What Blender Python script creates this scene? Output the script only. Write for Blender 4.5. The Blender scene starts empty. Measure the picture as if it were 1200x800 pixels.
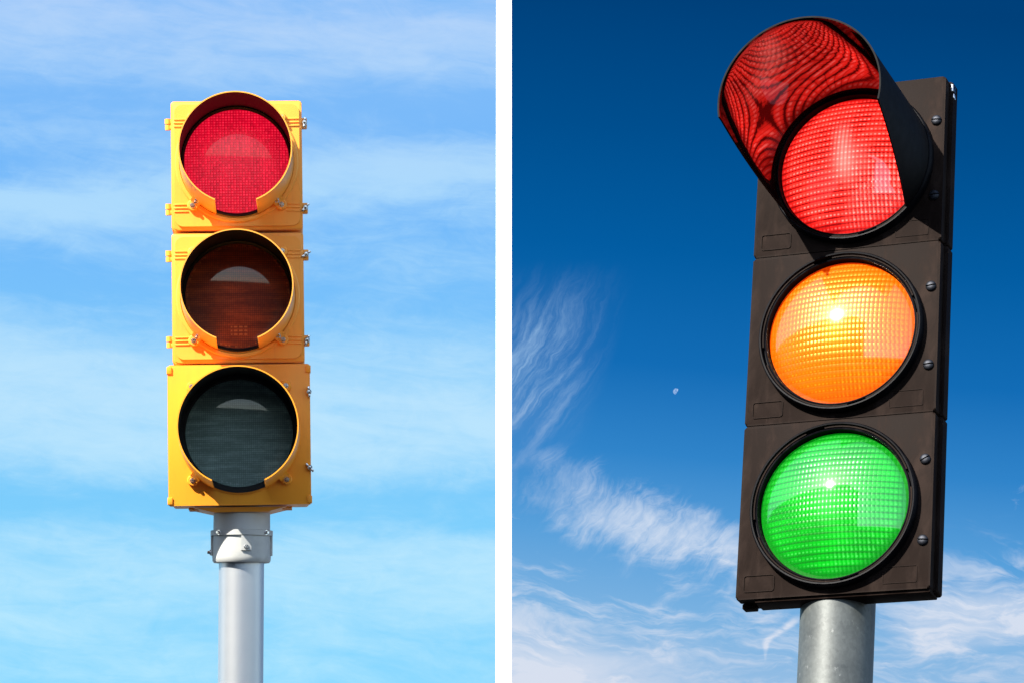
import bpy, bmesh, math, random
from mathutils import Matrix, Vector
random.seed(4)
rad = math.radians
scene = bpy.context.scene
COL = scene.collection

# ------------------------------------------------------------------ view / camera
CAM_Z = 1.6
PITCH = rad(14)
FOCAL = 129.0
cam_d = bpy.data.cameras.new("camera")
cam = bpy.data.objects.new("camera", cam_d)
COL.objects.link(cam)
cam.location = (0, 0, CAM_Z)
cam.rotation_euler = (rad(90) + PITCH, 0, 0)
cam_d.lens = FOCAL
cam_d.sensor_width = 36
cam_d.clip_start = 0.05
cam_d.clip_end = 2000
scene.camera = cam
scene.view_settings.view_transform = 'Standard'
scene.view_settings.look = 'None'
scene.view_settings.exposure = 1.4
scene.view_settings.gamma = 1
CW = cam.rotation_euler.to_matrix()

# ------------------------------------------------------------------ sun and sky light
SUN_AZ = 46      # degrees to the left of straight behind the camera
SUN_EL = 40
sd = Vector((-math.sin(rad(SUN_AZ)) * math.cos(rad(SUN_EL)),
             -math.cos(rad(SUN_AZ)) * math.cos(rad(SUN_EL)), math.sin(rad(SUN_EL))))
sun_d = bpy.data.lights.new("sun", 'SUN')
sun_d.energy = 5.0
sun_d.angle = rad(0.5)
sun_d.color = (1.0, 0.95, 0.87)
sun = bpy.data.objects.new("sun", sun_d)
COL.objects.link(sun)
sun.rotation_euler = sd.to_track_quat('Z', 'Y').to_euler()
sun.location = sd * 30
w = bpy.data.worlds.new("World")
scene.world = w
w.use_nodes = True
wn = w.node_tree.nodes
sky_t = wn.new('ShaderNodeTexSky')
sky_t.sky_type = 'NISHITA'
sky_t.sun_disc = False
sky_t.sun_elevation = rad(SUN_EL)
sky_t.sun_rotation = math.atan2(sd.x, sd.y)
w.node_tree.links.new(sky_t.outputs[0], wn['Background'].inputs[0])
wn['Background'].inputs[1].default_value = 0.135

# ------------------------------------------------------------------ node helper
class S:
    """a shader socket with arithmetic"""
    def __init__(s, g, sock): s.g, s.k = g, sock
    def __add__(a, b): return a.g.m('ADD', a, b)
    __radd__ = __add__
    def __mul__(a, b): return a.g.m('MULTIPLY', a, b)
    __rmul__ = __mul__
    def __sub__(a, b): return a.g.m('SUBTRACT', a, b)
    def __rsub__(a, b): return a.g.m('SUBTRACT', b, a)
    def __truediv__(a, b): return a.g.m('DIVIDE', a, b)
    def __pow__(a, b): return a.g.m('POWER', a, b)
class G:
    def __init__(g, name):
        g.mat = bpy.data.materials.new(name)
        g.mat.use_nodes = True
        g.t = g.mat.node_tree
        g.n = g.t.nodes
        g.p = g.n['Principled BSDF']
        g.out = g.n['Material Output']
    def put(g, sock, v):
        if isinstance(v, S): g.t.links.new(v.k, sock)
        elif isinstance(v, (tuple, list)) and len(v) == 3 and len(sock.default_value) == 4: sock.default_value = (*v, 1)
        else: sock.default_value = v
    def m(g, op, a, b=None, c=None):
        n = g.n.new('ShaderNodeMath'); n.operation = op
        for i, v in enumerate((a, b, c)):
            if v is not None: g.put(n.inputs[i], v)
        return S(g, n.outputs[0])
    def smooth(g, x, a, b):      # smoothstep from a (0) to b (1)
        n = g.n.new('ShaderNodeMapRange'); n.interpolation_type = 'SMOOTHSTEP'
        if a > b:
            r = g.smooth(x, b, a); return 1 - r
        g.put(n.inputs[0], x); n.inputs[1].default_value = a; n.inputs[2].default_value = b
        return S(g, n.outputs[0])
    def bell(g, x, c, hw):       # soft bump round c
        return g.smooth(x, c - hw, c) * g.smooth(x, c + hw, c)
    def clamp(g, x): 
        n = g.n.new('ShaderNodeClamp'); g.put(n.inputs[0], x); return S(g, n.outputs[0])
    def obj(g):
        n = g.n.new('ShaderNodeTexCoord'); return S(g, n.outputs['Object'])
    def xyz(g, v):
        n = g.n.new('ShaderNodeSeparateXYZ'); g.put(n.inputs[0], v); return [S(g, o) for o in n.outputs]
    def vec(g, x, y, z=0.0):
        n = g.n.new('ShaderNodeCombineXYZ')
        for i, v in enumerate((x, y, z)): g.put(n.inputs[i], v)
        return S(g, n.outputs[0])
    def noise(g, v, scale=1, detail=4, rough=.55, dist=0.0):
        n = g.n.new('ShaderNodeTexNoise'); g.put(n.inputs['Vector'], v)
        n.inputs['Scale'].default_value = scale; n.inputs['Detail'].default_value = detail
        n.inputs['Roughness'].default_value = rough; n.inputs['Distortion'].default_value = dist
        return S(g, n.outputs[0])
    def white(g, v):
        n = g.n.new('ShaderNodeTexWhiteNoise'); n.noise_dimensions = '3D'; g.put(n.inputs['Vector'], v); return S(g, n.outputs[0])
    def voro(g, v, scale):
        n = g.n.new('ShaderNodeTexVoronoi'); g.put(n.inputs['Vector'], v); n.inputs['Scale'].default_value = scale
        return S(g, n.outputs['Color'])
    def mix(g, f, a, b):
        n = g.n.new('ShaderNodeMix'); n.data_type = 'RGBA'
        g.put(n.inputs[0], f); g.put(n.inputs[6], a); g.put(n.inputs[7], b); return S(g, n.outputs[2])
    def ramp(g, x, stops):
        n = g.n.new('ShaderNodeValToRGB'); g.put(n.inputs[0], x); e = n.color_ramp.elements
        while len(e) < len(stops): e.new(0.5)
        for el, (p, c) in zip(e, stops): el.position = p; el.color = (*c, 1)
        return S(g, n.outputs[0])
    def bump(g, h, strength=.3, dist=.001):
        n = g.n.new('ShaderNodeBump'); n.inputs['Strength'].default_value = strength; n.inputs['Distance'].default_value = dist
        g.put(n.inputs['Height'], h); return S(g, n.outputs[0])
    def set(g, **k):
        for a, v in k.items(): g.put(g.p.inputs[a.replace('_', ' ')], v)
        return g.mat
def lin(r, gg, b):
    f = lambda c: (c / 255 / 12.92) if c <= 10 else ((c / 255 + .055) / 1.055) ** 2.4
    return (f(r), f(gg), f(b))

# ------------------------------------------------------------------ materials
def m_yellow(name, base, seed):
    g = G(name); o = g.obj()
    n = g.noise(o, 9, 5, .6); n2 = g.noise(o, 160, 3, .6)
    x, y, z = g.xyz(o)
    drip = g.noise(g.vec(x * 60, y * 60, z * 4), 1, 3, .6)
    dirt = g.smooth(n * .6 + drip * .4, .46, .74) * .30
    chip = g.smooth(g.noise(o, 75, 3, .6), .71, .735)
    stain = g.smooth(g.noise(g.vec(x * 120, y * 120, z * 9), 1, 3, .6), .62, .72) * .18
    dirt = g.clamp(dirt + stain + chip * .5)
    c = g.mix(dirt, base, (base[0] * .72, base[1] * .60, base[2] * .8 + .01))
    return g.set(Base_Color=c, Roughness=.34 + n * .16, Normal=g.bump(n2, .10, .0006), Specular_IOR_Level=.35)
M_YEL = m_yellow("yellow_paint", (.94, .385, .050), 1)
M_YEL2 = m_yellow("deep_yellow_paint", (.94, .345, .022), 2)

g = G("flat_black"); n = g.noise(g.obj(), 40, 3)
M_FLAT = g.set(Base_Color=g.mix(n, (.004, .004, .004), (.010, .009, .008)), Roughness=.55, Specular_IOR_Level=.3)

g = G("chrome"); n = g.noise(g.obj(), 300, 3)
M_CHROME = g.set(Base_Color=(.62, .63, .64), Metallic=1.0, Roughness=.16 + n * .18)

g = G("brushed_aluminium"); o = g.obj(); x, y, z = g.xyz(o)
st = g.noise(g.vec(x * 3, y * 3, z * 900), 1, 3, .7)
bl = g.noise(o, 14, 4)
spk = g.smooth(g.noise(o, 120, 2), .72, .78)
M_ALU = g.set(Base_Color=g.mix(bl, (.50, .53, .56), (.56, .59, .61)), Metallic=.9, Roughness=.40 + st * .12 - spk * .05,
              Normal=g.bump(st + spk * .5, .12, .0008))

g = G("cast_aluminium"); o = g.obj()
n = g.noise(o, 26, 6, .65); f = g.noise(o, 420, 3, .6); s = g.smooth(g.noise(o, 9, 4, .7), .5, .75)
M_CAST = g.set(Base_Color=g.mix(s * .5 + n * .3, (.47, .475, .45), (.27, .28, .265)), Metallic=.12, Roughness=.55, Normal=g.bump(f + n, .25, .0008))

g = G("galvanised_steel"); o = g.obj(); x, y, z = g.xyz(o)
v = g.xyz(g.voro(g.vec(x, y, z * .8), 240))[0]
bl = g.noise(o, 22, 5, .65); spot = g.smooth(g.noise(o, 70, 4, .7), .64, .72); fine = g.noise(o, 300, 4, .7)
k = g.clamp(v * .16 + bl * .70 + fine * .26 - .08)
c = g.mix(k, (.026, .030, .030), (.135, .148, .142))
c = g.mix(spot * .5, c, (.24, .25, .24))
M_GALV = g.set(Base_Color=c, Metallic=.30, Roughness=.40 + bl * .2, Specular_IOR_Level=.4, Normal=g.bump(fine * .5 + bl, .2, .0006))

def m_brown(name, base, rough, spec):
    g = G(name); o = g.obj(); x, y, z = g.xyz(o)
    n = g.noise(o, 7, 5, .62, .4); f = g.noise(o, 500, 2)
    sm = g.noise(g.vec(x * 26, y * 26, z * 9), 1, 5, .65, .6)
    smud = g.smooth(sm, .46, .72)
    speck = g.smooth(g.noise(o, 210, 2, .5), .73, .77)
    scr = g.smooth(g.noise(g.vec(x * 420 + z * 60, y * 30, z * 14 + x * 9), 1, 2, .5), .70, .74) * g.smooth(n, .42, .60)
    dust = g.clamp(scr * .7 + smud * .75 + g.smooth(n, .45, .8) * .35 + speck * .5)
    c = g.mix(dust, base, (base[0] * 2.5 + .006, base[1] * 2.45 + .006, base[2] * 2.4 + .0056))
    return g.set(Base_Color=c, Roughness=rough + smud * .16 + n * .1, Normal=g.bump(f, .08, .0004), Specular_IOR_Level=spec)
M_BROWN = m_brown("brown_black_plastic", (.0085, .0050, .0038), .46, .022)
M_RING = m_brown("black_rubber_ring", (.002, .002, .003), .38, .04)

g = G("visor_gloss_black"); o = g.obj(); n = g.noise(o, 22, 3, .55, .2)
M_VIN = g.set(Base_Color=(.004, .003, .003), Roughness=.03, IOR=2.05, Normal=g.bump(n, .06, .004))
g = G("visor_outer_black"); o = g.obj(); n = g.noise(o, 60, 4)
M_VOUT = g.set(Base_Color=(.003, .0027, .003), Roughness=.52 + n * .18, Specular_IOR_Level=.07)
g = G("dark_screw_steel"); o = g.obj(); n = g.noise(o, 200, 3)
M_SCREW = g.set(Base_Color=(.016, .018, .024), Metallic=.7, Roughness=.42 + n * .2)

# ---- lenses: x across, z up in the lens's own coordinates (metres)
def cells(g, px, pz, stag=0.0):
    x, y, z = g.xyz(g.obj())
    row = g.m('FLOOR', z / pz)
    u = x / px + row * stag
    fu = g.m('FRACT', u); fv = g.m('FRACT', z / pz)
    cid = g.vec(g.m('FLOOR', u), row, 0)
    return x, z, fu, fv, cid
def m_led_red():
    g = G("lit_red_led_lens")
    x, z, fu, fv, cid = cells(g, .0070, .0066)
    r1 = g.white(cid)
    dash = g.bell(fv, .40, .26) * g.bell(fu, .45, .48)
    dark = g.smooth(fv, .80, .95) * .45 + g.smooth(fu, .78, .95) * g.smooth(r1, .25, .6) * .95
    big = g.noise(g.vec(x * 22, 0, z * 22), 1, 3, .6)
    col4 = g.noise(g.vec(g.m('FLOOR', x / .0066) * .37, 3.3, z * 9), 1, 2)
    lum = g.clamp(.62 + r1 * .35 - dark * .75 + (big - .5) * .25 + (col4 - .5) * .6)
    c = g.mix(g.clamp(lum), (.10, .0003, .004), (1.0, .0025, .034))
    hot = dash * (.30 + r1 * .55 + g.smooth(big, .5, .7) * .3)
    c = g.mix(g.clamp(hot * .50), c, (1.35, .11, .20))
    hgt = dash + r1 * .3
    return g.set(Base_Color=(.05, .001, .003), Emission_Color=c, Emission_Strength=.365, Roughness=.35, Normal=g.bump(hgt, .35, .001),
                 Coat_Weight=1.0, Coat_Roughness=.04, Coat_IOR=1.27)
M_LRED = m_led_red()
def m_led_off(name, base, hi, glint, zs, gk):
    g = G(name)
    x, z, fu, fv, cid = cells(g, .0050, .0052)
    r1 = g.white(cid)
    gridl = g.clamp(g.smooth(fu, .70, .92) + g.smooth(fv, .70, .92))
    streak = g.noise(g.vec(x * 7, zs, z * 70), 1, 5, .62)
    big = g.noise(g.vec(x * 9, zs + 3, z * 26), 1, 3)
    k = g.clamp(g.smooth(streak, .36, .72) * .62 + .12 + g.smooth(big, .5, .75) * .4 - gridl * .50 + r1 * .16)
    c = g.mix(k, base, hi)
    # diode rows under the smoked cover, glints painted into the colour as short dashes
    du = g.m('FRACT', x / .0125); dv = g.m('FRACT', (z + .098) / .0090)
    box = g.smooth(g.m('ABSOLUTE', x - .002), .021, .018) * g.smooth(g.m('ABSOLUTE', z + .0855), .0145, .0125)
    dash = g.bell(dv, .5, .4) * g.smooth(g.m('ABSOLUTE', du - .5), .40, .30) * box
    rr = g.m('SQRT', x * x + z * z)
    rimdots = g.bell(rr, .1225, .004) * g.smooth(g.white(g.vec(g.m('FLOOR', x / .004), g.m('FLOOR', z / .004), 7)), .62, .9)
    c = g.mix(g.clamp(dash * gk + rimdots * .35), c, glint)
    return g.set(Base_Color=c, Roughness=.5, Coat_Weight=1.0, Coat_Roughness=.035, Coat_IOR=1.42, Specular_IOR_Level=.25,
                 Normal=g.bump(r1 + gridl, .25, .0008))
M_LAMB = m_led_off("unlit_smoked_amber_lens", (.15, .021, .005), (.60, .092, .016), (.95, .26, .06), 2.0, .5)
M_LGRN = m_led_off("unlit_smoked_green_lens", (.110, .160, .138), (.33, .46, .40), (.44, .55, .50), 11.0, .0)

def m_prism(name, deep, body, hot, base, strength, core, crough=.05, spec=.14, seed=0.0, tint=(1, 1, 1), rough=.28):
    g = G(name)
    x, z, fu, fv, cid = cells(g, .0060, .0092)
    r1 = g.white(cid)
    left = g.smooth(x, .012, -.006)
    big = g.smooth(g.noise(g.vec(x * 15, seed, z * 24), 1, 4, .6), .32, .68)
    rowv = g.white(g.vec(g.m('FLOOR', z / .0092), seed, 2.0))
    rr = g.m('SQRT', x * x + z * z)
    # left half: bright dashes at the foot of every prism; right half: standing ribs
    dash = g.bell(fv, .22, .20) * g.bell(fu, .5, .44)
    rib = g.bell(fu, .35, .30) * g.smooth(fv, .98, .55)
    q = g.clamp(g.smooth(x, -.01, .02) * g.smooth(z, .03, -.03))
    spark = g.clamp(dash * (.35 + r1 * .9) + rib * q * (.25 + r1 * .5))
    sect = g.smooth(g.m('SINE', g.m('ARCTAN2', z, x) * 6 + seed), .2, .8) * g.smooth(rr, .01, .05)
    shade = g.clamp(g.bell(fv, .80, .26) * .86 + g.bell(fu, .93, .16) * .34 + (1 - big) * .34 + rowv * .18 + sect * .16 - .12 + r1 * .14)
    c = g.mix(shade, body, deep)
    cen = g.smooth(rr, .045, .0)
    c = g.mix(g.clamp(spark * (.55 + cen * .4)), c, hot)
    streak = g.smooth(g.m('ABSOLUTE', x + z * .10 + .006), .022, .0) * g.smooth(z, -.05, .0) * g.smooth(z, .075, .03)
    c = g.mix(g.clamp((streak * (.35 + .65 * g.bell(fu, .5, .5)) + cen * .4) * core), c, hot)
    edge = g.smooth(rr, .092, .106)
    c = g.mix(edge * .8, c, deep)
    h = g.m('SINE', fu * 3.1416) * .7 + g.m('SINE', fv * 3.1416)
    return g.set(Base_Color=base, Emission_Color=c, Emission_Strength=strength, Roughness=rough, Normal=g.bump(h, .35, .0016),
                 Coat_Weight=1.0, Coat_Roughness=crough, Coat_IOR=1.65, Specular_IOR_Level=spec, Specular_Tint=tint)
M_PRED = m_prism("lit_red_prism_lens", (.10, .001, .001), (1.0, .018, .012), (1.1, .20, .17), (.06, .001, .001), 1.75, .34)
M_PAMB = m_prism("lit_amber_prism_lens", (.50, .018, .0), (1.0, .098, .0001), (1.15, .48, .02), (.30, .060, .0003), .43, .5, .075, .85, 3.7, (1.0, .66, .10), .31)
M_PGRN = m_prism("lit_green_prism_lens", (.0005, .13, .003), (.0005, .62, .011), (.14, .95, .18), (.002, .07, .004), .50, .4, .045, .30, 7.1, (.35, 1.0, .38))

# ------------------------------------------------------------------ mesh helpers.  x right, y into the depth, z up; "out" = -y
def finish(name, bm, mats, parent=None, loc=(0, 0, 0), smooth=True, rot=None):
    bmesh.ops.recalc_face_normals(bm, faces=bm.faces)
    me = bpy.data.meshes.new(name)
    bm.to_mesh(me); bm.free()
    for m in (mats if isinstance(mats, (list, tuple)) else [mats]): me.materials.append(m)
    if smooth:
        me.polygons.foreach_set('use_smooth', [True] * len(me.polygons))
        me.set_sharp_from_angle(angle=rad(38))
    o = bpy.data.objects.new(name, me)
    COL.objects.link(o)
    if parent: o.parent = parent
    o.location = loc
    if rot: o.rotation_euler = rot
    return o
def prism(bm, pts, o0, o1, bevel=0.0, mat=0, seg=2):
    """outline pts (x,z) pushed from out=o0 (back) to o1 (front)"""
    b = [bm.verts.new((x, -o0, z)) for x, z in pts]
    f = [bm.verts.new((x, -o1, z)) for x, z in pts]
    n = len(pts); fs = []
    fs.append(bm.faces.new(f)); fs.append(bm.faces.new(b[::-1]))
    for i in range(n): fs.append(bm.faces.new((b[i], b[(i + 1) % n], f[(i + 1) % n], f[i])))
    for q in fs: q.material_index = mat
    if bevel > 0:
        fe = [e for e in fs[0].edges]
        bmesh.ops.bevel(bm, geom=fe, offset=bevel, segments=seg, profile=.5, affect='EDGES', clamp_overlap=True)
def rr(cx, cz, w_, h_, r, k=6):
    pts = []
    for sx, sz, a0 in ((1, 1, 0), (-1, 1, 90), (-1, -1, 180), (1, -1, 270)):
        for i in range(k + 1):
            a = rad(a0 + 90 * i / k)
            pts.append((cx + sx * (w_ / 2 - r) + r * math.cos(a), cz + sz * (h_ / 2 - r) + r * math.sin(a)))
    return pts
def box(bm, x0, x1, z0, z1, o0, o1, bevel=0.0, mat=0):
    r = bmesh.ops.create_cube(bm, size=1)
    for v in r['verts']:
        v.co = Vector(((x0 + x1) / 2 + v.co.x * (x1 - x0), -(o0 + o1) / 2 + v.co.y * (o1 - o0), (z0 + z1) / 2 + v.co.z * (z1 - z0)))
    es = {e for v in r['verts'] for e in v.link_edges}
    for f in {f for v in r['verts'] for f in v.link_faces}: f.material_index = mat
    if bevel > 0: bmesh.ops.bevel(bm, geom=list(es), offset=bevel, segments=2, profile=.5, affect='EDGES')
def lathe(bm, prof, cx=0, cz=0, seg=96, mat=0, closed=False, cap0=False):
    """prof (r, out) turned about the out axis"""
    rings = []
    for r, o in prof:
        if r < 1e-6: rings.append([bm.verts.new((cx, -o, cz))])
        else: rings.append([bm.verts.new((cx + r * math.cos(2 * math.pi * i / seg), -o, cz + r * math.sin(2 * math.pi * i / seg))) for i in range(seg)])
    pr = list(zip(rings, rings[1:])) + ([(rings[-1], rings[0])] if closed else [])
    for a, b in pr:
        for i in range(seg):
            j = (i + 1) % seg
            vs = [a[i % len(a)], a[j % len(a)], b[j % len(b)], b[i % len(b)]]
            u = []
            for v in vs:
                if v not in u: u.append(v)
            if len(u) > 2: bm.faces.new(u).material_index = mat
def turn(bm, prof, cx=0, cy=0, seg=72, mat=0):
    """prof (r, z) turned about the upright axis"""
    rings = [[bm.verts.new((cx + r * math.cos(2 * math.pi * i / seg), cy + r * math.sin(2 * math.pi * i / seg), z)) for i in range(seg)] for r, z in prof]
    for a, b in zip(rings, rings[1:]):
        for i in range(seg): bm.faces.new((a[i], a[(i + 1) % seg], b[(i + 1) % seg], b[i])).material_index = mat
    bm.faces.new(rings[0][::-1]); bm.faces.new(rings[-1])
def visor_mesh(L, r0, r1, th, gap, nt=28, na=88, o0=0.0, lip=0.0, curve=1.0):
    """an open tube; gap(t) = half angle left open at the bottom (deg), t = 0 at the base"""
    bm = bmesh.new(); outer, inner = [], []
    for i in range(nt + 1):
        t = i / nt; r = r0 + (r1 - r0) * t ** curve; h = gap(t); o = o0 + L * t
        if t > .965: r += lip * (t - .965) / .035
        ro, ri = [], []
        for k in range(na + 1):
            a = rad(-90 + h + (360 - 2 * h) * k / na)
            ro.append(bm.verts.new((r * math.cos(a), -o, r * math.sin(a))))
            ri.append(bm.verts.new(((r - th) * math.cos(a), -o, (r - th) * math.sin(a))))
        outer.append(ro); inner.append(ri)
    for i in range(nt):
        for k in range(na):
            bm.faces.new((outer[i][k], outer[i][k + 1], outer[i + 1][k + 1], outer[i + 1][k])).material_index = 0
            bm.faces.new((inner[i][k], inner[i + 1][k], inner[i + 1][k + 1], inner[i][k + 1])).material_index = 1
        bm.faces.new((outer[i][0], outer[i + 1][0], inner[i + 1][0], inner[i][0]))
        bm.faces.new((outer[i][na], inner[i][na], inner[i + 1][na], outer[i + 1][na]))
    for k in range(na):
        bm.faces.new((outer[0][k], inner[0][k], inner[0][k + 1], outer[0][k + 1]))
        bm.faces.new((outer[nt][k], outer[nt][k + 1], inner[nt][k + 1], inner[nt][k]))
    return bm
def dome(r, sag, o0, rings=26, seg=112):
    Rr = (r * r + sag * sag) / (2 * sag)
    bm = bmesh.new()
    prof = [(r, o0 - .006)]
    for i in range(rings + 1):
        q = r * (1 - i / rings)
        prof.append((q, o0 + math.sqrt(Rr * Rr - q * q) - (Rr - sag)))
    lathe(bm, prof, seg=seg)
    return bm
def bolt_mesh(r, h, washer=1.5):
    bm = bmesh.new()
    lathe(bm, [(r * washer, 0), (r * washer, h * .25), (r * washer * .95, h * .3), (r, h * .3)], seg=20)
    lathe(bm, [(r, h * .25), (r, h * .75), (r * .8, h), (0, h)], seg=6 if washer > 1.3 else 14)
    return bm
def slotted_screw(r, h):
    bm = bmesh.new()
    prof = [(r, -.001), (r, h * .35), (r * .93, h * .62), (r * .7, h * .9), (r * .4, h), (0, h * 1.03)]
    for s in (1, -1):       # two half domes with the slot between them
        b2 = bmesh.new(); lathe(b2, prof, seg=32)
        bmesh.ops.bisect_plane(b2, geom=b2.verts[:] + b2.edges[:] + b2.faces[:], plane_co=(0, 0, s * r * .14), plane_no=(0, 0, -s), clear_outer=True)
        bmesh.ops.holes_fill(b2, edges=[e for e in b2.edges if e.is_boundary])
        me = bpy.data.meshes.new("half"); b2.to_mesh(me); b2.free(); bm.from_mesh(me); bpy.data.meshes.remove(me)
    lathe(bm, [(r * .92, -.001), (r * .92, h * .2), (0, h * .2)], seg=24)
    return bm
def instance(o, parent, loc, rot=None):
    c = o.copy(); COL.objects.link(c); c.parent = parent; c.location = loc
    if rot: c.rotation_euler = rot
    return c

def signal_root(name, t, euler_deg, pole_x, pole_y, label, cat):
    """t: where the head's reference point stands as seen from the camera (metres); the root is set at the pole's foot on the ground"""
    ax, ay, az = (rad(a) for a in euler_deg)
    Rc = Matrix.Rotation(az, 3, 'Z') @ Matrix.Rotation(ax, 3, 'X') @ Matrix.Rotation(ay, 3, 'Y')
    M = CW @ Rc
    rot = Matrix((M.col[0], -M.col[2], M.col[1])).transposed()
    ref = cam.location + CW @ Vector(t)
    axis_pt = ref + rot @ Vector((pole_x, pole_y, 0))
    up = rot @ Vector((0, 0, 1))
    h = axis_pt.z / up.z
    foot = axis_pt - up * h
    e = bpy.data.objects.new(name, None)
    e.empty_display_size = .2
    COL.objects.link(e)
    e.matrix_world = Matrix.Translation(foot) @ rot.to_4x4()
    e['label'] = label; e['category'] = cat
    return e, h

# =================================================================== 1  the yellow signal on the aluminium pole
PX = 1 / 487.0
root, H = signal_root("traffic_light", (-.6574, -.2237, -8.8456), (-6.0, 3.3, 0.0), .006, .105,
                      "yellow three-lamp traffic light on a silver pole, only its top red lamp lit", "traffic light")
OX, OY = -.006, -.105           # head reference point, seen from the pole axis
ROLL = rad(-1.0)                # the head sits a little crooked on its pole
def hp(x, out, z):              # head coordinates -> root coordinates
    c, s = math.cos(ROLL), math.sin(ROLL)
    return (OX + x * c + z * s, OY - out, H - x * s + z * c)
HR = (0, ROLL, 0)

PROTO = {}
def left_section(zc, hh, half, big, lens_m, r_rim, lens_lab, vis_lab, sec_lab, up=.003):
    face = 0.0 if big else -.012
    bm = bmesh.new()
    if big:
        prism(bm, rr(0, 0, 2 * half, hh, .006), -.034, face, .003)                   # door
        prism(bm, rr(0, -.001, 2 * half - .010, hh - .012, .008), -.205, -.0365, .004)   # housing behind
        # corner clips
        for sx in (-1, 1):
            for z0, z1 in ((hh / 2 - .021, hh / 2 - .004), (-hh / 2 + .003, -hh / 2 + .020)):
                box(bm, sx * (half - .004) - .006, sx * (half - .004) + .006, z0, z1, -.030, face + .0035, .0012)
    else:
        prism(bm, rr(0, 0, 2 * half, hh - .002, .007), -.190, face - .003, .003)
        prism(bm, rr(.001, .0, 2 * half - .015, hh - .020, .020, 10), face - .004, face + .0052, .0022, seg=2)
        prism(bm, rr(.001, .0, 2 * half - .0035, hh - .006, .010, 6), face - .004, face - .0005, .0016)
        for s in (-1, 1):
            for q in (-.0085, 0, .0085):
                for sx in (-1, 1):
                    x0, x1 = sorted((sx * .118, sx * (half - .006)))
                    box(bm, x0, x1, s * .1045 + q - .0016, s * .1045 + q + .0016, face + .002, face + .0078, .0012)
    # lens seat and flange
    fr = .150 if not big else .147
    fo = face + .0042 if not big else face
    lathe(bm, [(fr, fo - .003), (fr, fo + .004), (fr - .003, fo + .007), (fr - .010, fo + .0075), (fr - .0125, fo + .0045), (.131, fo + .004), (.131, fo - .003)], 0, up, seg=112)
    for a in (45, 135, 225, 315):
        er = .159 if big else .1515
        x, z = er * math.cos(rad(a)), er * math.sin(rad(a)) + up
        lathe(bm, [(.0135, fo - .003), (.0135, fo + .009), (.0115, fo + .0115), (0, fo + .0115)], x, z, 24)
    sec = finish("signal_section", bm, M_YEL2 if big else M_YEL, root, hp(0, 0, zc), rot=HR)
    sec['label'] = sec_lab
    # dark gasket behind the lens
    bm = bmesh.new()
    gr = r_rim + .0005
    lathe(bm, [(gr, fo + .002), (gr, fo + .0105), (.1330, fo + .0115), (.1305 if big else .1285, fo + .0075), (.1285 if big else .1265, fo + .001)], seg=96)
    finish("lens_gasket", bm, M_FLAT, sec, (0, 0, up))
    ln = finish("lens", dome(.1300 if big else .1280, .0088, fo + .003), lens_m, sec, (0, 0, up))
    ln['label'] = lens_lab
    # visor with its tabs
    g0, g1 = (25, 26) if big else (21.5, 21.5)
    bm = visor_mesh(.218, r_rim + .0035, r_rim, .0028, lambda t: g0 + (g1 - g0) * t, o0=fo + .007)
    for a in (225, 315):
        ca, sa = math.cos(rad(a)), math.sin(rad(a))
        for d in (0,):
            q = [(r_rim - .001, fo + .010), (r_rim + .012, fo + .010), (r_rim + .012, fo + .014), (r_rim + .001, fo + .034)]
            for t_ in (-.011, .011): pass
            vs = []
            for tt in (-.0125, .0125):
                vs.append([bm.verts.new((r * ca - tt * sa, -o, r * sa + tt * ca)) for r, o in q])
            for i in range(4): bm.faces.new((vs[0][i], vs[0][(i + 1) % 4], vs[1][(i + 1) % 4], vs[1][i]))
            bm.faces.new(vs[0]); bm.faces.new(vs[1][::-1])
    vs = finish("visor", bm, [M_YEL2 if big else M_YEL, M_FLAT], sec, (0, 0, up))
    vs['label'] = vis_lab
    # bolts that hold the visor
    for a in (45, 135, 225, 315):
        er = .160 if big else .1525
        x, z = er * math.cos(rad(a)), er * math.sin(rad(a)) + up
        if 'bolt' not in PROTO: PROTO['bolt'] = finish("bolt", bolt_mesh(.0042, .008), M_CHROME, sec, (x, -(fo + .0112), z))
        else: instance(PROTO['bolt'], sec, (x, -(fo + .0112), z), (0, rad(a * 1.7 + zc * 300), 0))
    if not big:
        for a in (226, 314):
            x, z = (r_rim + .0035) * math.cos(rad(a)), (r_rim + .0035) * math.sin(rad(a)) + up
            instance(PROTO['bolt'], sec, (x, -(fo + .030), z), (rad(35), 0, rad(-45 if a < 270 else 45)))
    return sec, face

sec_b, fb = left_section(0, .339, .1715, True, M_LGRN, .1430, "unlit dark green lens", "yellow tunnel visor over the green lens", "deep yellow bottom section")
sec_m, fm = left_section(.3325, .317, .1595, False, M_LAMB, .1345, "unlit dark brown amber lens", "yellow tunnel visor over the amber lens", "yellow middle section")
sec_t, ft = left_section(.6560, .319, .1590, False, M_LRED, .1350, "glowing red lens", "yellow tunnel visor over the red lens", "yellow top section", .0085)

def hinge():
    bm = bmesh.new()
    for z0, z1, ww in ((.0012, .0135, .0075), (-.0135, -.0012, .0068)):
        n = 16
        vs0 = [bm.verts.new((ww * math.cos(2 * math.pi * i / n) - .008, .020 + ww * math.sin(2 * math.pi * i / n), z0)) for i in range(n)]
        vs1 = [bm.verts.new((v.co.x, v.co.y, z1)) for v in vs0]
        for i in range(n): bm.faces.new((vs0[i], vs0[(i + 1) % n], vs1[(i + 1) % n], vs1[i]))
        bm.faces.new(vs0[::-1]); bm.faces.new(vs1)
        box(bm, -.010, .010, z0 + .001, z1 - .001, -.027, -.015, .0015)
    box(bm, -.0095, .004, -.0016, .0016, -.026, -.016, .0005)
    return bm
def latch_lug():
    bm = bmesh.new()
    box(bm, -.010, .0125, -.0125, -.0015, -.034, -.010, .0022)
    box(bm, -.010, .0125, .0015, .0125, -.034, -.010, .0022)
    return bm
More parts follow.
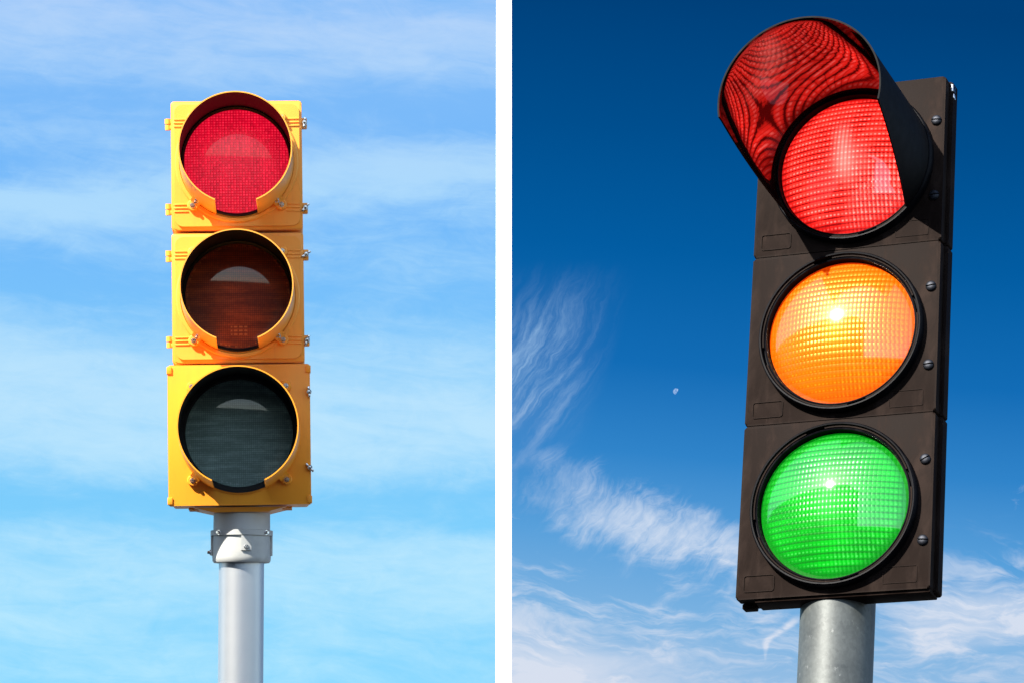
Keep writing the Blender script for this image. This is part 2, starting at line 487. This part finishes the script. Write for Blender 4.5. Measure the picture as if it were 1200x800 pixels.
def wing():
    bm = bmesh.new()
    lathe(bm, [(.0065, -.004), (.0065, .004), (.005, .006), (0, .006)], seg=16)
    lathe(bm, [(.0030, .004), (.0030, .014), (0, .0145)], seg=10)
    for a in (35, 215):
        c, s = math.cos(rad(a)), math.sin(rad(a))
        pts = [(.004 * c - .002 * s, .004 * s + .002 * c), (.004 * c + .002 * s, .004 * s - .002 * c),
               (.0125 * c + .0030 * s, .0125 * s - .0030 * c), (.0135 * c - .0005 * s, .0135 * s + .0005 * c), (.011 * c - .0035 * s, .011 * s + .0035 * c)]
        prism(bm, pts, -.001, .005 if a < 90 else .008, .0006)
    return bm
first = True
for sec, half, face in ((sec_m, .1595, fm), (sec_t, .159, ft)):
    for s in (1, -1):
        lh, lw, ll = (-half, -face, s * .1045), (half + .0065, -(face - .004), s * .1045), (half, -face, s * .1045)
        if first:
            hg = finish("hinge", hinge(), M_YEL, sec, lh); lg = finish("latch", latch_lug(), M_YEL, sec, ll); wg = finish("wing_nut", wing(), M_CHROME, sec, lw)
            first = False
        else:
            instance(hg, sec, lh); instance(lg, sec, ll); instance(wg, sec, lw, (0, rad(random.uniform(-60, 60)), 0))
for z in (.101, -.082):
    instance(wg, sec_b, (.1715 - .003, -.004, z), (0, rad(40 * z * 30), 0))

# tapered foot of the head, collar and pole
bm = bmesh.new()
q = [(-.112, -.020), (.112, -.020), (.112, -.185), (-.112, -.185)]
q2 = [(-.066, -.030), (.066, -.030), (.066, -.180), (-.066, -.180)]
a = [bm.verts.new((x, -o, -.1730)) for x, o in q]; b = [bm.verts.new((x, -o, -.1840)) for x, o in q2]
for i in range(4): bm.faces.new((a[i], a[(i + 1) % 4], b[(i + 1) % 4], b[i]))
bm.faces.new(a); bm.faces.new(b[::-1])
for o in (-.060, -.085, -.110, -.135): box(bm, -.125, .125, -.1760, -.1705, o - .004, o + .004, .001)
finish("foot_plate", bm, M_YEL2, root, hp(0, 0, 0), rot=HR)

CZ = H - .179                  # top of the collar
bm = bmesh.new()
turn(bm, [(.0672, CZ + .010), (.0685, CZ - .002), (.0690, CZ - .046), (.0700, CZ - .050)], seg=96)
turn(bm, [(.0640, CZ - .048), (.0702, CZ - .0485), (.0712, CZ - .056), (.0712, CZ - .112), (.0705, CZ - .1205), (.0675, CZ - .1248), (.0610, CZ - .1255), (.0600, CZ - .123)], seg=96)
col = finish("collar", bm, M_CAST, root)
# the proud strap with its tab
bm = bmesh.new()
def strap(bm, a0, a1, z0, z1, ri, ro, n):
    g_ = []
    for i in range(n + 1):
        a = rad(a0 + (a1 - a0) * i / n)
        g_.append([bm.verts.new((r * math.sin(a), -r * math.cos(a), z)) for r, z in ((ri, z0), (ro, z0 + .0006), (ro, z1 - .0012), (ri, z1))])
    for p, q_ in zip(g_, g_[1:]):
        for i in range(4): bm.faces.new((p[i], p[(i + 1) % 4], q_[(i + 1) % 4], q_[i]))
    bm.faces.new(g_[0]); bm.faces.new(g_[-1][::-1])
strap(bm, -88, 88, CZ - .0605, CZ - .046, .0700, .0756, 60)
strap(bm, 0, 19, CZ - .098, CZ - .0607, .0700, .0755, 10)
for s in (-1, 1): strap(bm, s * 86 - 9, s * 86 + 9, CZ - .108, CZ - .046, .0700, .0752, 8)
finish("strap", bm, M_CAST, col)
for ang, z, r in ((-46, CZ - .0535, .0742), (52, CZ - .0535, .0742), (10, CZ - .090, .0741)):
    instance(PROTO['bolt'], col, (r * math.sin(rad(ang)), -r * math.cos(rad(ang)), z), (0, 0, rad(ang)))
instance(PROTO['bolt'], col, (-.0752 * math.sin(rad(86)), -.0752 * math.cos(rad(86)), CZ - .100), (0, 0, rad(-86)))
bm = bmesh.new()
turn(bm, [(.0548, 0), (.0548, CZ - .10)], seg=128)
finish("pole", bm, M_ALU, root)
bm = bmesh.new()
turn(bm, [(.15, -.02), (.15, .018), (.145, .022), (.062, .026), (.0595, .09), (.056, .095)], seg=64)
finish("base_flange", bm, M_CAST, root)

# =================================================================== 2  the brown-black signal on the galvanised pole
SH = .2635; HW = .1425; LX = .0066
root2, H2 = signal_root("traffic_light", (.4752, .0116, -5.2724), (-22.37, -24.68, -4.57), -.0105, .060,
                        "dark brown traffic light with red, amber and green lamps all lit and one long hood", "traffic light")
O2 = (.0105, -.060)
def rp(x, out, z): return (O2[0] + x, O2[1] - out, H2 + z)
def frame_outline(bm, cx, cz, w_, h_, r, t, o0, o1, tilt=0):
    a = rr(cx, cz, w_, h_, r, 4); b = rr(cx, cz, w_ - 2 * t, h_ - 2 * t, max(r - t, .0005), 4)
    n = len(a)
    A = [bm.verts.new((x, -o1, z)) for x, z in a]; B = [bm.verts.new((x, -o1, z)) for x, z in b]
    A0 = [bm.verts.new((x, -o0, z)) for x, z in a]; B0 = [bm.verts.new((x, -o0, z)) for x, z in b]
    for i in range(n):
        j = (i + 1) % n
        bm.faces.new((A[i], A[j], B[j], B[i])); bm.faces.new((A0[i], A0[j], A[j], A[i])); bm.faces.new((B0[j], B0[i], B[i], B[j]))
RINGP = [(.1225, -.001), (.1232, .007), (.1226, .0125), (.1208, .0152), (.1188, .0150), (.1178, .0120), (.1174, .0065),
         (.1150, .0062), (.1146, .0105), (.1132, .0118), (.1118, .0112), (.1110, .0040), (.1104, .0004), (.1104, -.001)]
protoR = {}
secs = []
for i, (zc, lm, llab, slab) in enumerate(((SH, M_PRED, "glowing red lens with prism texture", "top section with the long hood"),
                                    (0, M_PAMB, "glowing amber lens with prism texture", "middle section"),
                                    (-SH, M_PGRN, "glowing green lens with prism texture", "bottom section"))):
    LX = .0052 if i == 0 else -.0008
    bm = bmesh.new()
    prism(bm, rr(0, 0, 2 * HW, SH - .0012, .004), -.017, 0, .0032, seg=3)                       # door
    prism(bm, rr(.0025, 0, 2 * HW - .002, SH - .004, .004), -.0205, -.0172)
    prism(bm, rr(.0045, 0, 2 * HW + .001, SH - .0008, .004), -.041, -.0207, .0016)              # housing rim
    bk = rr(.003, 0, 2 * HW - .010, SH - .0008, .004); bk2 = rr(.003, 0 if i < 2 else .045, 2 * HW - .10, SH - (.0008 if i < 2 else .09), .004)
    A = [bm.verts.new((x, .0408, z)) for x, z in bk]; B = [bm.verts.new((x, .118, z)) for x, z in bk2]
    for k in range(len(A)): bm.faces.new((A[k], A[(k + 1) % len(A)], B[(k + 1) % len(A)], B[k]))
    bm.faces.new(A); bm.faces.new(B[::-1])
    # blank label fields and moulded lines
    frame_outline(bm, -.1085, -.1085, .046, .025, .004, .0010, -.001, .0013)
    frame_outline(bm, .0985, -.1085, .050, .025, .002, .0008, -.001, .0009)
    if i != 1: pass
    if i == 2:
        box(bm, -HW + .002, -HW + .022, -SH / 2 - .0055, -SH / 2 + .003, -.038, -.022, .002)
        box(bm, -HW + .027, HW - .001, -SH / 2 - .0035, -SH / 2 + .003, -.040, -.004, .0015)
    sec = finish("signal_section", bm, M_BROWN, root2, rp(0, 0, zc))
    sec['label'] = slab
    secs.append(sec)
    if i == 0:
        bm = bmesh.new(); lathe(bm, RINGP, seg=128)
        ring = finish("lens_ring", bm, M_RING, sec, (LX, 0, 0))
        bm = bmesh.new()
        for a0, a1 in ((22, 98), (112, 188), (202, 278), (292, 368)):
            n = 30; gg = []
            for k in range(n + 1):
                a = rad(a0 + (a1 - a0) * k / n)
                gg.append([bm.verts.new((r * math.cos(a), -o, r * math.sin(a))) for r, o in ((.1151, .006), (.1151, .0122), (.1171, .0122), (.1171, .006))])
            for p, q_ in zip(gg, gg[1:]):
                for z in range(3): bm.faces.new((p[z], p[z + 1], q_[z + 1], q_[z]))
            bm.faces.new(gg[0]); bm.faces.new(gg[-1])
        clip = finish("clip_band", bm, M_BROWN, sec, (LX, 0, 0))
        ln = finish("lens", dome(.1095, .027, .001), lm, sec, (LX, 0, 0))
        screw = finish("screw", slotted_screw(.0078, .0042), M_SCREW, sec, (HW - .0125, -.0004, .0605), rot=(0, rad(4), 0))
        instance(screw, sec, (HW - .0125, -.0004, -.0600), (0, rad(-9), 0))
    else:
        instance(ring, sec, (LX, 0, 0), (0, rad(0), 0)); instance(clip, sec, (LX, 0, 0))
        ln2 = ln.copy(); ln2.data = ln.data.copy(); COL.objects.link(ln2); ln2.parent = sec; ln2.location = (LX, 0, 0); ln2.data.materials[0] = lm; ln2.name = "lens"
        ln2['label'] = llab
        for s, an in ((.0605, 12 - 20 * i), (-.0600, -14 + 9 * i)):
            instance(screw, sec, (HW - .0125, -.0004, s), (0, rad(an), 0))
    if i == 0: ln['label'] = llab
bm = visor_mesh(.236, .1195, .1205, .0024, lambda t: 47 + 32 * t, o0=.012, nt=60, na=120, lip=.0006)
vz = finish("visor", bm, [M_VOUT, M_VIN], secs[0], (.0052, 0, 0))
vz['label'] = "long black hood with a cut-away underside, its inside shining red"
bm = bmesh.new()
box(bm, HW - .001, HW + .0050, SH / 2 - .016, SH / 2 - .004, -.034, -.020, .0012)
box(bm, HW + .001, HW + .0062, SH / 2 - .026, SH / 2 - .019, -.031, -.022, .001)
lt = finish("latch", bm, M_CHROME, secs[0])
PZ2 = H2 - 1.5 * SH
bm = bmesh.new()
turn(bm, [(.0530, 0), (.0530, PZ2 + .03)], seg=128)
finish("pole", bm, M_GALV, root2)
bm = bmesh.new()
turn(bm, [(.13, -.02), (.13, .016), (.125, .02), (.060, .024), (.058, .07), (.054, .074)], seg=64)
finish("base_flange", bm, M_GALV, root2)

# =================================================================== setting: ground, the two skies, the added white strip dividing them
g = G("ground_gravel"); o = g.obj()
n = g.noise(o, 2.2, 8, .65); n2 = g.noise(o, 60, 4, .7)
gm = g.set(Base_Color=g.mix(n * .6 + n2 * .4, (.035, .034, .033), (.085, .083, .080)), Roughness=.9, Normal=g.bump(n2, .5, .01))
bm = bmesh.new()
bmesh.ops.create_grid(bm, x_segments=2, y_segments=2, size=900)
gd = finish("ground", bm, gm, smooth=False); gd['kind'] = 'structure'

bld = bpy.data.objects.new("unseen_building", None); COL.objects.link(bld)  # added out of view, shaped for the skyline the lamp lenses mirror
bld.location = (-9.3, -16.3, 0); bld.rotation_euler = (0, 0, rad(149.2) - math.pi)
bld['label'] = "plain dark block added out of view behind the viewer, for its skyline in the lamp lenses"; bld['category'] = "unseen_building"
g = G("dark_brick"); n = g.noise(g.obj(), 3, 6)
bm = bmesh.new(); box(bm, -29, 0, 0, 12.2, -9, 0, .03); box(bm, .02, 26, 0, 5.0, -9, -.6, .03); finish("added_wall", bm, g.set(Base_Color=g.mix(n, (.05, .04, .035), (.10, .08, .07)), Roughness=.9), bld, smooth=False)
g = G("roof_slate"); n = g.noise(g.obj(), 6, 4)
bm = bmesh.new(); prism(bm, [(-29.3, 12.22), (.3, 12.22), (-2.4, 14.4), (-26.5, 14.4)], -9.2, .3)
finish("roof", bm, g.set(Base_Color=g.mix(n, (.03, .03, .03), (.07, .07, .075)), Roughness=.8), bld, smooth=False)
DIST = 60.0
CAM_C = Vector((0, 0, 0))
def sky_coords(g):
    x, y, z = g.xyz(g.obj())
    return 6 + x * .695, 4 - (z - 16.56) * .675         # metres on the backdrop, in convenient units
def sky_panel(name, a0, a1, mat, label):
    bm = bmesh.new(); n = 40; rows = []
    for i in range(n + 1):
        a = a0 + (a1 - a0) * i / n
        # flat across the middle, curving forward at the far side
        rows.append([bm.verts.new((DIST * math.sin(a), DIST * math.cos(a), z)) for z in (-.5, 10, 18, 26, 40, 60)])
    for p, q_ in zip(rows, rows[1:]):
        for k in range(5): bm.faces.new((p[k], q_[k], q_[k + 1], p[k + 1]))
    o = finish(name, bm, mat); o['kind'] = 'structure'; o['label'] = label; o['category'] = 'sky'
    return o
def emit(g, c, s=.379):
    e = g.n.new('ShaderNodeEmission'); g.put(e.inputs[0], c); e.inputs[1].default_value = s
    g.t.links.new(e.outputs[0], g.out.inputs[0]); return g.mat

g = G("pale_sky"); U, V = sky_coords(g)
base = g.ramp(g.clamp(V / 8), [(0, lin(124, 186, 249)), (.12, lin(126, 187, 249)), (.3, lin(112, 183, 250)), (.45, lin(120, 193, 251)),
                               (.56, lin(132, 204, 252)), (.72, lin(124, 204, 252)), (.85, lin(130, 211, 254)), (1, lin(134, 215, 255))])
wv = g.noise(g.vec(U * .35, V * .9, 1.7), 1, 3, .5) - .5
soft = g.noise(g.vec(U * .28 + wv * .6, (V - U * .06) * 1.15 + wv * .7, 4.2), 1, 5, .56, .3)
fine = g.noise(g.vec(U * .9, (V - U * .10) * 4.2 + wv * 2.2, 9.1), 1, 8, .66, .6)
mott = g.noise(g.vec(U * 1.5, V * 3.0 + wv * 1.2, 2.4), 1, 8, .68, .9)
band = (g.bell(V + U * .10 - .25, 2.25, .55) * .8 + g.bell(V - U * .02, 4.75, 1.15) * .75 + g.bell(V, 6.7, .95) * .55 + g.bell(V, .35, .9) * .55
        - g.bell(V - U * .04, 3.35, .5) * .35 - g.bell(V - U * .01, 5.9, .45) * .6 - g.bell(V, 1.25, .5) * .35)
d = g.clamp(g.smooth(soft * .62 + fine * .34 + mott * .30 + band * .36 - .12, .34, .84))
cl = g.ramp(g.clamp(V / 8), [(0, lin(178, 210, 250)), (.3, lin(172, 218, 253)), (.6, lin(186, 228, 254)), (1, lin(184, 234, 255))])
M_SKYL = emit(g, g.mix(d, base, cl))

g = G("deep_sky"); U, V = sky_coords(g)
base = g.ramp(g.clamp(V / 8 + (U - 9) * -.012), [(0, lin(0, 64, 122)), (.2, lin(0, 78, 142)), (.38, lin(2, 92, 162)), (.55, lin(18, 108, 182)),
                               (.68, lin(48, 132, 202)), (.8, lin(88, 160, 219)), (.92, lin(126, 180, 226)), (1, lin(150, 190, 228))])
wx = g.noise(g.vec(U * .8, V * .8, 3.1), 1, 4, .6) - .5
wy = g.noise(g.vec(U * .8, V * .8, 8.6), 1, 4, .6) - .5
Uw, Vw = U + wx * .55, V + wy * .55
ux = g.noise(g.vec(U * 3.2, V * 3.2, 21.0), 1, 5, .6) - .5
uy = g.noise(g.vec(U * 3.2, V * 3.2, 27.0), 1, 5, .6) - .5
def rot2(u, v, deg):
    c, s = math.cos(rad(deg)), math.sin(rad(deg)); return u * c + v * s, v * c - u * s
# strands climbing to the upper right at the left edge
a1, b1 = rot2(U + wx * .45 + ux * .10, V + wy * .45 + uy * .10, -58)
b1 = b1 + (a1 * a1) * .045
st1 = g.noise(g.vec(a1 * .75, b1 * 5.2, 1.1), 1, 9, .70, .3)
env1 = g.bell(U + (V - 4.3) * .30, 6.25, .95) * g.bell(V, 4.35, 1.35)
d1 = g.clamp(g.smooth(st1, .38, .76) * env1 * .95 + env1 * .12)
# the broad feathery band falling to the right
ax = V - (5.25 + (U - 6) * .38)
a2, b2 = rot2(U + wx * .7 + ux * .16, V + wy * .7 + uy * .16, -44)
st2 = g.noise(g.vec(a2 * 1.15, b2 * 4.4, 6.4), 1, 10, .72, .4)
pf = g.noise(g.vec(Uw * 1.4, Vw * 1.6, 2.9), 1, 5, .6, .4)
env2 = g.bell(ax + wx * .8, .30, .86) * g.smooth(U, 5.1, 6.7)
brk = g.noise(g.vec(Uw * .9, Vw * 1.1, 12.3), 1, 4, .6)
d2 = g.clamp(g.smooth(st2 * .85 + pf * .45 + env2 * .42 + (brk - .5) * .65, .75, 1.30) * g.smooth(env2, .0, .6)) * g.smooth(U, 9.6, 8.2) * (.5 + g.smooth(U, 6.0, 7.6) * .5)
# low level streaks and the bank at the foot
a3, b3 = rot2(Uw, Vw, 8)
st3 = g.noise(g.vec(a3 * .85, b3 * 3.6, 5.5), 1, 7, .62, .7)
env3 = g.smooth(V, 6.0, 6.9) 
d3 = g.smooth(st3 + env3 * .10, .53, .80) * env3 * .75
st4 = g.noise(g.vec(Uw * .55, Vw * 2.3, 7.7), 1, 6, .58, .5)
bank = g.smooth(V + (U - 6) * -.10, 6.75, 7.7) * g.smooth(U, 9.6, 7.5) + g.smooth(V, 6.55, 7.15) * g.smooth(U, 9.6, 10.8) * g.smooth(V, 8.2, 7.3) * .95
d4 = g.clamp(g.smooth(st4 * .8 + bank * .45, .52, 1.02) * bank)
# small loose puffs
pf2 = g.noise(g.vec(Uw * 2.4, Vw * 5.2, 3.3), 1, 6, .6, .5)
d5 = g.smooth(pf2, .60, .80) * (g.bell(V, 5.85, .3) * g.smooth(U, 11.2, 11.7) * .6 + g.bell(V, 6.1, .3) * g.smooth(U, 7.2, 6.2) + g.bell(V, 7.45, .25) * g.bell(U, 7.2, 1.0))
# a short broken vapour trail
la = V - (7.28 + g.m('ABSOLUTE', U - 9.0) * -.0) ; tr = U - (9.22 - (V - 7.2) * .55 + wx * .25)
tr2 = U - (8.90 + wx * .10)
uc = 9.27 - g.smooth(V, 7.16, 7.50) * .36 + wx * .16
wd = g.smooth(V, 7.70, 7.25) * .085 + .02
d6 = g.smooth(g.m('ABSOLUTE', U - uc) / wd, 1.0, .1) * g.smooth(V, 7.14, 7.26) * g.smooth(V, 7.72, 7.5) * g.smooth(pf2 * .7 + pf * .5, .34, .66) * .8
dd = g.clamp(d1 + d2 + d3 + d4 * .9 + d5 * .7 + d6)
cl = g.ramp(g.clamp(V / 8), [(0, lin(150, 190, 230)), (.55, lin(160, 198, 235)), (.72, lin(214, 226, 243)), (1, lin(220, 226, 240))])
M_SKYR = emit(g, g.mix(dd * .92, base, cl))

sky_l = sky_panel("sky", -rad(62), math.asin(-.273 / DIST), M_SKYL, "pale blue sky with soft white streaks behind the yellow traffic light")
sky_r = sky_panel("sky", -.0055 / DIST, rad(62), M_SKYR, "deep blue sky with wispy white clouds behind the dark traffic light")

g = G("white_divider_paint"); n = g.noise(g.obj(), 3, 4)
wm = g.set(Base_Color=g.mix(n, (.78, .78, .78), (.82, .82, .82)), Roughness=.8)
bm = bmesh.new()
box(bm, -.272, -.0066, -.5, 60, -60.6, -59.93)  # upright white strip, added only to divide the two skies
wl = finish("added_wall", bm, wm, smooth=False)
wl['label'] = "narrow white upright strip added to divide the two skies"; wl['category'] = "added_wall"

# the half moon: the lit half of a small far ball
bm = bmesh.new()
bmesh.ops.create_uvsphere(bm, u_segments=40, v_segments=24, radius=.052)
bmesh.ops.bisect_plane(bm, geom=bm.verts[:] + bm.edges[:] + bm.faces[:], plane_co=(.012, 0, 0), plane_no=Vector((1, .22, 0)).normalized(), clear_outer=True)
bmesh.ops.holes_fill(bm, edges=[e for e in bm.edges if e.is_boundary])
g = G("moon_light"); n = g.noise(g.obj(), 26, 4)
mo = finish("moon", bm, emit(g, g.mix(g.smooth(n, .4, .6), lin(110, 155, 215), lin(170, 200, 238))),
            None, ((791.5 - 600) / 69.5 * .985, 59.05, 16.56 - (4.57 - 4) / .675 * .985 - .25), rot=(0, rad(25), 0))
mo['label'] = "tiny pale half moon in the deep blue sky"; mo['category'] = "moon"

scene.cycles.use_denoising = True
scene.cycles.max_bounces = 8
